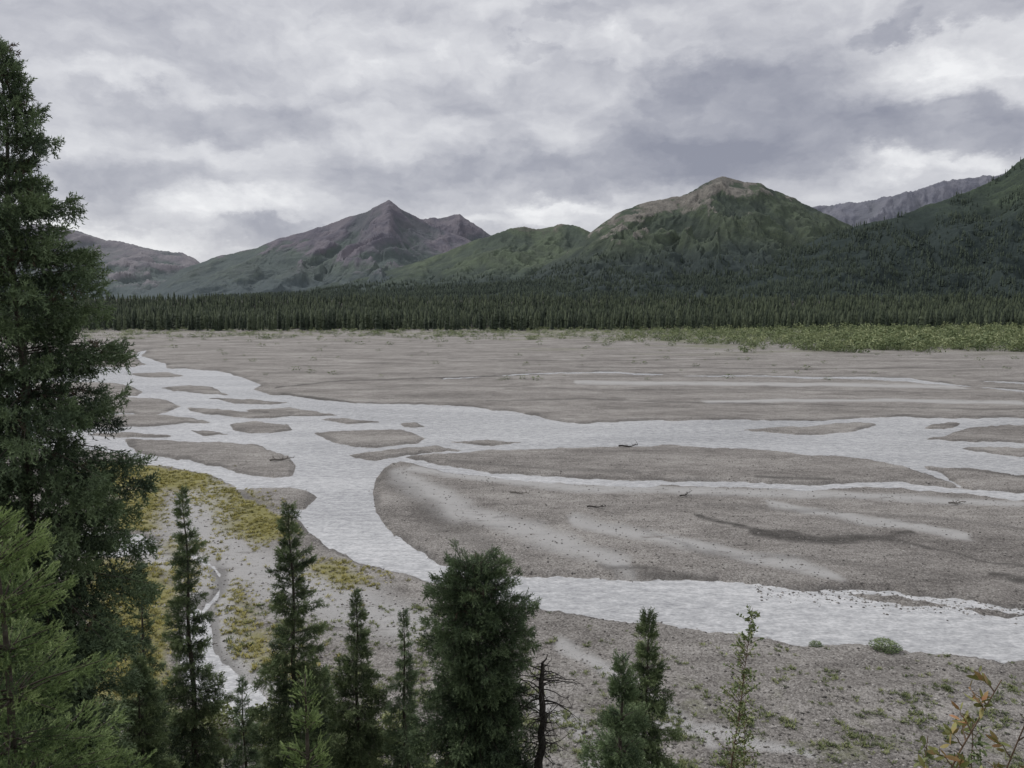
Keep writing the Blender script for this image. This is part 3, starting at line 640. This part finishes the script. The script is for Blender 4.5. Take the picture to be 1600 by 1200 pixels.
spruce('young bluish spruce in front of the slender dark one', 972, 1034, 11, .80, M_spruce_bl, 110, 9500, .15, TW_M, .05, .8, .5, .6, .3, seed=9, hang=.2)
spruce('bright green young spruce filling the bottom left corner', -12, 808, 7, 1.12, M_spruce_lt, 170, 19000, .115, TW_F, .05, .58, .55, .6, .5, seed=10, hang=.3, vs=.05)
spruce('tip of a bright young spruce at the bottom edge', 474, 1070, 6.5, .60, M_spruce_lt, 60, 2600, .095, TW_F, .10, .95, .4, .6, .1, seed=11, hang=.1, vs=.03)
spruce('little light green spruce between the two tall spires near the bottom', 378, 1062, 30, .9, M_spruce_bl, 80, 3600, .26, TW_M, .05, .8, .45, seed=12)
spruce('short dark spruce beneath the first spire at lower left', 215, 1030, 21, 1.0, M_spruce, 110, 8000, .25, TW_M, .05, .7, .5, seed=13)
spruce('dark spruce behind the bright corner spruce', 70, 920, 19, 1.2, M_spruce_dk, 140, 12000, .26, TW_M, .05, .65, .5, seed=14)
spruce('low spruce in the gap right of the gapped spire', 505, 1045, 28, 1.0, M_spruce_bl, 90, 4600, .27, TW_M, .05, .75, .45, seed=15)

def dead_tree():
    px, top, y = 852, 1030, 20.5
    u, s = ray(px, top); x = u*y; zt = CAMH+s*y; zb = float(sample_z(x, y)[0][0]); H = zt-zb
    root = tag(empty('dead_tree', (x, y, zb)), 'bare dead spruce with a crooked dark trunk right of the bushy spruce', 'tree')
    r = np.random.default_rng(5); hs = np.linspace(0, H, 24)
    px_ = np.cumsum(r.normal(size=24)*.03)-.2+.25*(hs/H); py_ = np.cumsum(r.normal(size=24)*.02)
    P_ = np.stack([px_, py_, hs], 1); mb = MB(); mb.tube(P_, .10*(1-hs/H)**.6+.04, 8); mb.tube([P_[-1], P_[-1]+(.10,0,.10), P_[-1]+(.16,0,.28)], [.035,.02,.006], 5); mb.build('trunk', M_dead, root, True)
    mb = MB()
    for i in range(85):
        h = H*(.35+.64*r.uniform()); b0 = np.array([np.interp(h,hs,px_), np.interp(h,hs,py_), h])
        a = r.uniform(0,6.28); l = r.uniform(.25,1.2)*(.75+.35*h/H); q = np.linspace(0,1,6)[:,None]
        d = np.array([math.cos(a), math.sin(a), 0]); Pb = b0+d*l*q+np.array([0,0,1])*l*(r.uniform(-.1,.6)*q-r.uniform(.1,.8)*q**2)+r.normal(size=(6,3))*.03*q
        mb.tube(Pb, .013*(1-q[:,0])+.006, 4)
        for k in range(3):
            c0 = Pb[r.integers(2,6)]; d2 = r.normal(size=3); d2[2] -= .2; d2 /= np.linalg.norm(d2); l2 = r.uniform(.12,.4)
            mb.tube([c0, c0+d2*l2*.5+(0,0,-.02), c0+d2*l2], [.006,.005,.003], 3)
    mb.build('branches', M_dead, root)
dead_tree()

LEAF = (np.array([(0,0,0),(.45,.28,.03),(1,0,0),(.45,-.28,.03)]), np.array([(0,1,2),(0,2,3)]))
LONG = (np.array([(0,0,0),(.35,.15,.03),(.75,.12,.02),(1,0,-.04),(.75,-.12,.02),(.35,-.15,.03)]), np.array([(0,1,5),(1,2,4),(1,4,5),(2,3,4)]))
def sapling(name, label, base_xyz, top_xyz, nbr, L0, leaf, lt, m, stem_m, seed, bend=.2, sw=.02, per=9):
    r = np.random.default_rng(seed); b = np.array(base_xyz, float); tp = np.array(top_xyz, float)
    root = tag(empty(name, tuple(b)), label, 'tree' if 'birch' in name else 'plant'); v = tp-b; H = np.linalg.norm(v)
    q = np.linspace(0,1,12)[:,None]; bd = np.array([bend,0,0]); P_ = v*q+bd*np.sin(q*np.pi)*H*.3+r.normal(size=(12,3))*.006*H*q*(1-q)
    mb = MB(); mb.tube(P_, sw*(1-q[:,0])+.003, 6); O = []; D = []
    for i in range(nbr):
        t = .18+.8*(i+r.uniform())/nbr; p0 = np.array([np.interp(t, q[:,0], P_[:,k]) for k in range(3)])
        a = r.uniform(0,6.28); l = L0*(1.1-.75*t)*r.uniform(.5,1.2); d = np.array([math.cos(a), math.sin(a), r.uniform(.6,1.4)]); d /= np.linalg.norm(d)
        qq = np.linspace(0,1,5)[:,None]; Pb = p0+d*l*qq+np.array([0,0,-.12*l])*qq**2+r.normal(size=(5,3))*.01*qq; mb.tube(Pb, sw*.35*(1-qq[:,0])+.0015, 3)
        for k in range(per):
            f = r.uniform(.2,1.02); O.append(np.array([np.interp(f, qq[:,0], Pb[:,c]) for c in range(3)])); D.append(d*.5+r.normal(size=3)*.6)
    mb.build('stem', stem_m, root, True)
    O = np.array(O); D = np.array(D); V, T = inst(lt[0], lt[1], O, D, leaf*r.uniform(.6,1.2,len(O)))
    ml = MB(); ml.add(V, T, np.repeat(r.uniform(.2,.9,len(O)), len(lt[0]))); ml.build('leaves', m, root)
    return root
def at(px, py, y):
    u, s = ray(px, py); return (u*y, y, CAMH+s*y)
def foot(px, y):
    x = ray(px, 1100)[0]*y; return (x, y, float(sample_z(x, y)[0][0])-.05)
sapling('birch_sapling', 'slender pale leaved birch sapling on the right, leaning slightly right', foot(1128,13.5), at(1176,950,13.5), 120, .72, .07, LEAF, M_birch, M_stem, 3, .02, .018, 14)
sapling('birch_sapling', 'short leafy sapling beside the foot of the taller birch sapling', foot(1175,14.5), at(1165,1090,14.5), 50, .6, .07, LEAF, M_birch, M_stem, 4, -.05, .016, 10)
sapling('willow_bush', 'arching willow shoot with reddening leaves at the bottom right', foot(1385,4.5), at(1565,1062,4.5), 28, .36, .085, LONG, M_red, M_stem, 6, -.22, .013, 9)
sapling('willow_bush', 'willow shoot with reddish leaves at the right edge of the bottom corner', foot(1500,4.4), at(1615,1100,4.4), 24, .32, .08, LONG, M_red, M_stem, 7, -.15, .012, 9)
sapling('willow_bush', 'short willow shoot at the bottom edge below the arching one', foot(1420,6), at(1450,1150,6), 16, .3, .075, LONG, M_green, M_stem, 8, .02, .010, 9)
sapling('willow_bush', 'bushy green willow low in the bottom right corner', foot(1520,6.5), at(1520,1125,6.5), 34, .4, .075, LONG, M_willow, M_stem, 9, .05, .010, 12)

for (px, py, w, h, lab) in [(1383,1020,2.1,.75,'round dark green shrub on the near edge of the river at right'),(1275,1012,1.0,.5,'small green shrub at the near waterline left of the round one'),(425,1170,3.2,2.6,'bright green shrub between the spruces at lower left'),(340,1160,2.8,2.2,'green shrub at the foot of the first slim spruce'),(620,1165,2.6,2.0,'green shrub under the thin pale spruce'),(520,1185,2.8,2.4,'green shrub at the bottom edge below the conical spruce'),(260,1180,3.0,2.6,'pale green shrub at the bottom edge left of the first slim spruce')]:
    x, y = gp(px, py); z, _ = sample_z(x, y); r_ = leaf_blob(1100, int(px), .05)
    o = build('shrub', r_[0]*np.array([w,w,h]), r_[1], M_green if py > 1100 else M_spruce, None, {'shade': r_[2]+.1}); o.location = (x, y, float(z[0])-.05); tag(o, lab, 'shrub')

def drift(px, py, ln, rot, lab, seed, m=M_drift):
    x, y = gp(px, py); z, _ = sample_z(x, y); r = np.random.default_rng(seed); mb = MB(); q = np.linspace(-.5,.5,9)[:,None]
    P_ = np.array([1,0,0])*ln*q+np.array([0,1,0])*(np.sin(q*5+seed)*.06*ln)+np.array([0,0,1])*(.12+.05*ln*np.sin(q*4)**2)
    mb.tube(P_, .045*ln*(1.05-(q[:,0]+.5)*.75), 8)
    for i in range(9):
        c0 = P_[r.integers(0,9)]; d = r.normal(size=3); d[2] = abs(d[2])*.7+.1; d /= np.linalg.norm(d); l = ln*r.uniform(.12,.35)
        mb.tube([c0, c0+d*l*.5+r.normal(size=3)*.05*l, c0+d*l], [.016*ln,.010*ln,.003*ln], 5)
    o = mb.build('driftwood', m, None, True); o.location = (x, y, float(z[0])); o.rotation_euler = (0,0,rot); tag(o, lab, 'driftwood')
drift(440,722,3.6,.5,'branched driftwood log on the tip of the left gravel bar',1)
drift(812,777,2.4,-.2,'short driftwood log on the large central gravel bar',2)
drift(932,800,2.2,.1,'dark driftwood snag in the middle of the large central bar',3,M_dead)
drift(982,701,3.4,.3,'driftwood heap on the upper edge of the narrow central bar',4,M_dead)
drift(1070,779,2.0,.8,'small driftwood piece right of centre below the narrow stream',5,M_dead)
drift(1495,790,2.4,.2,'driftwood branch on the gravel bar near the right edge',6)
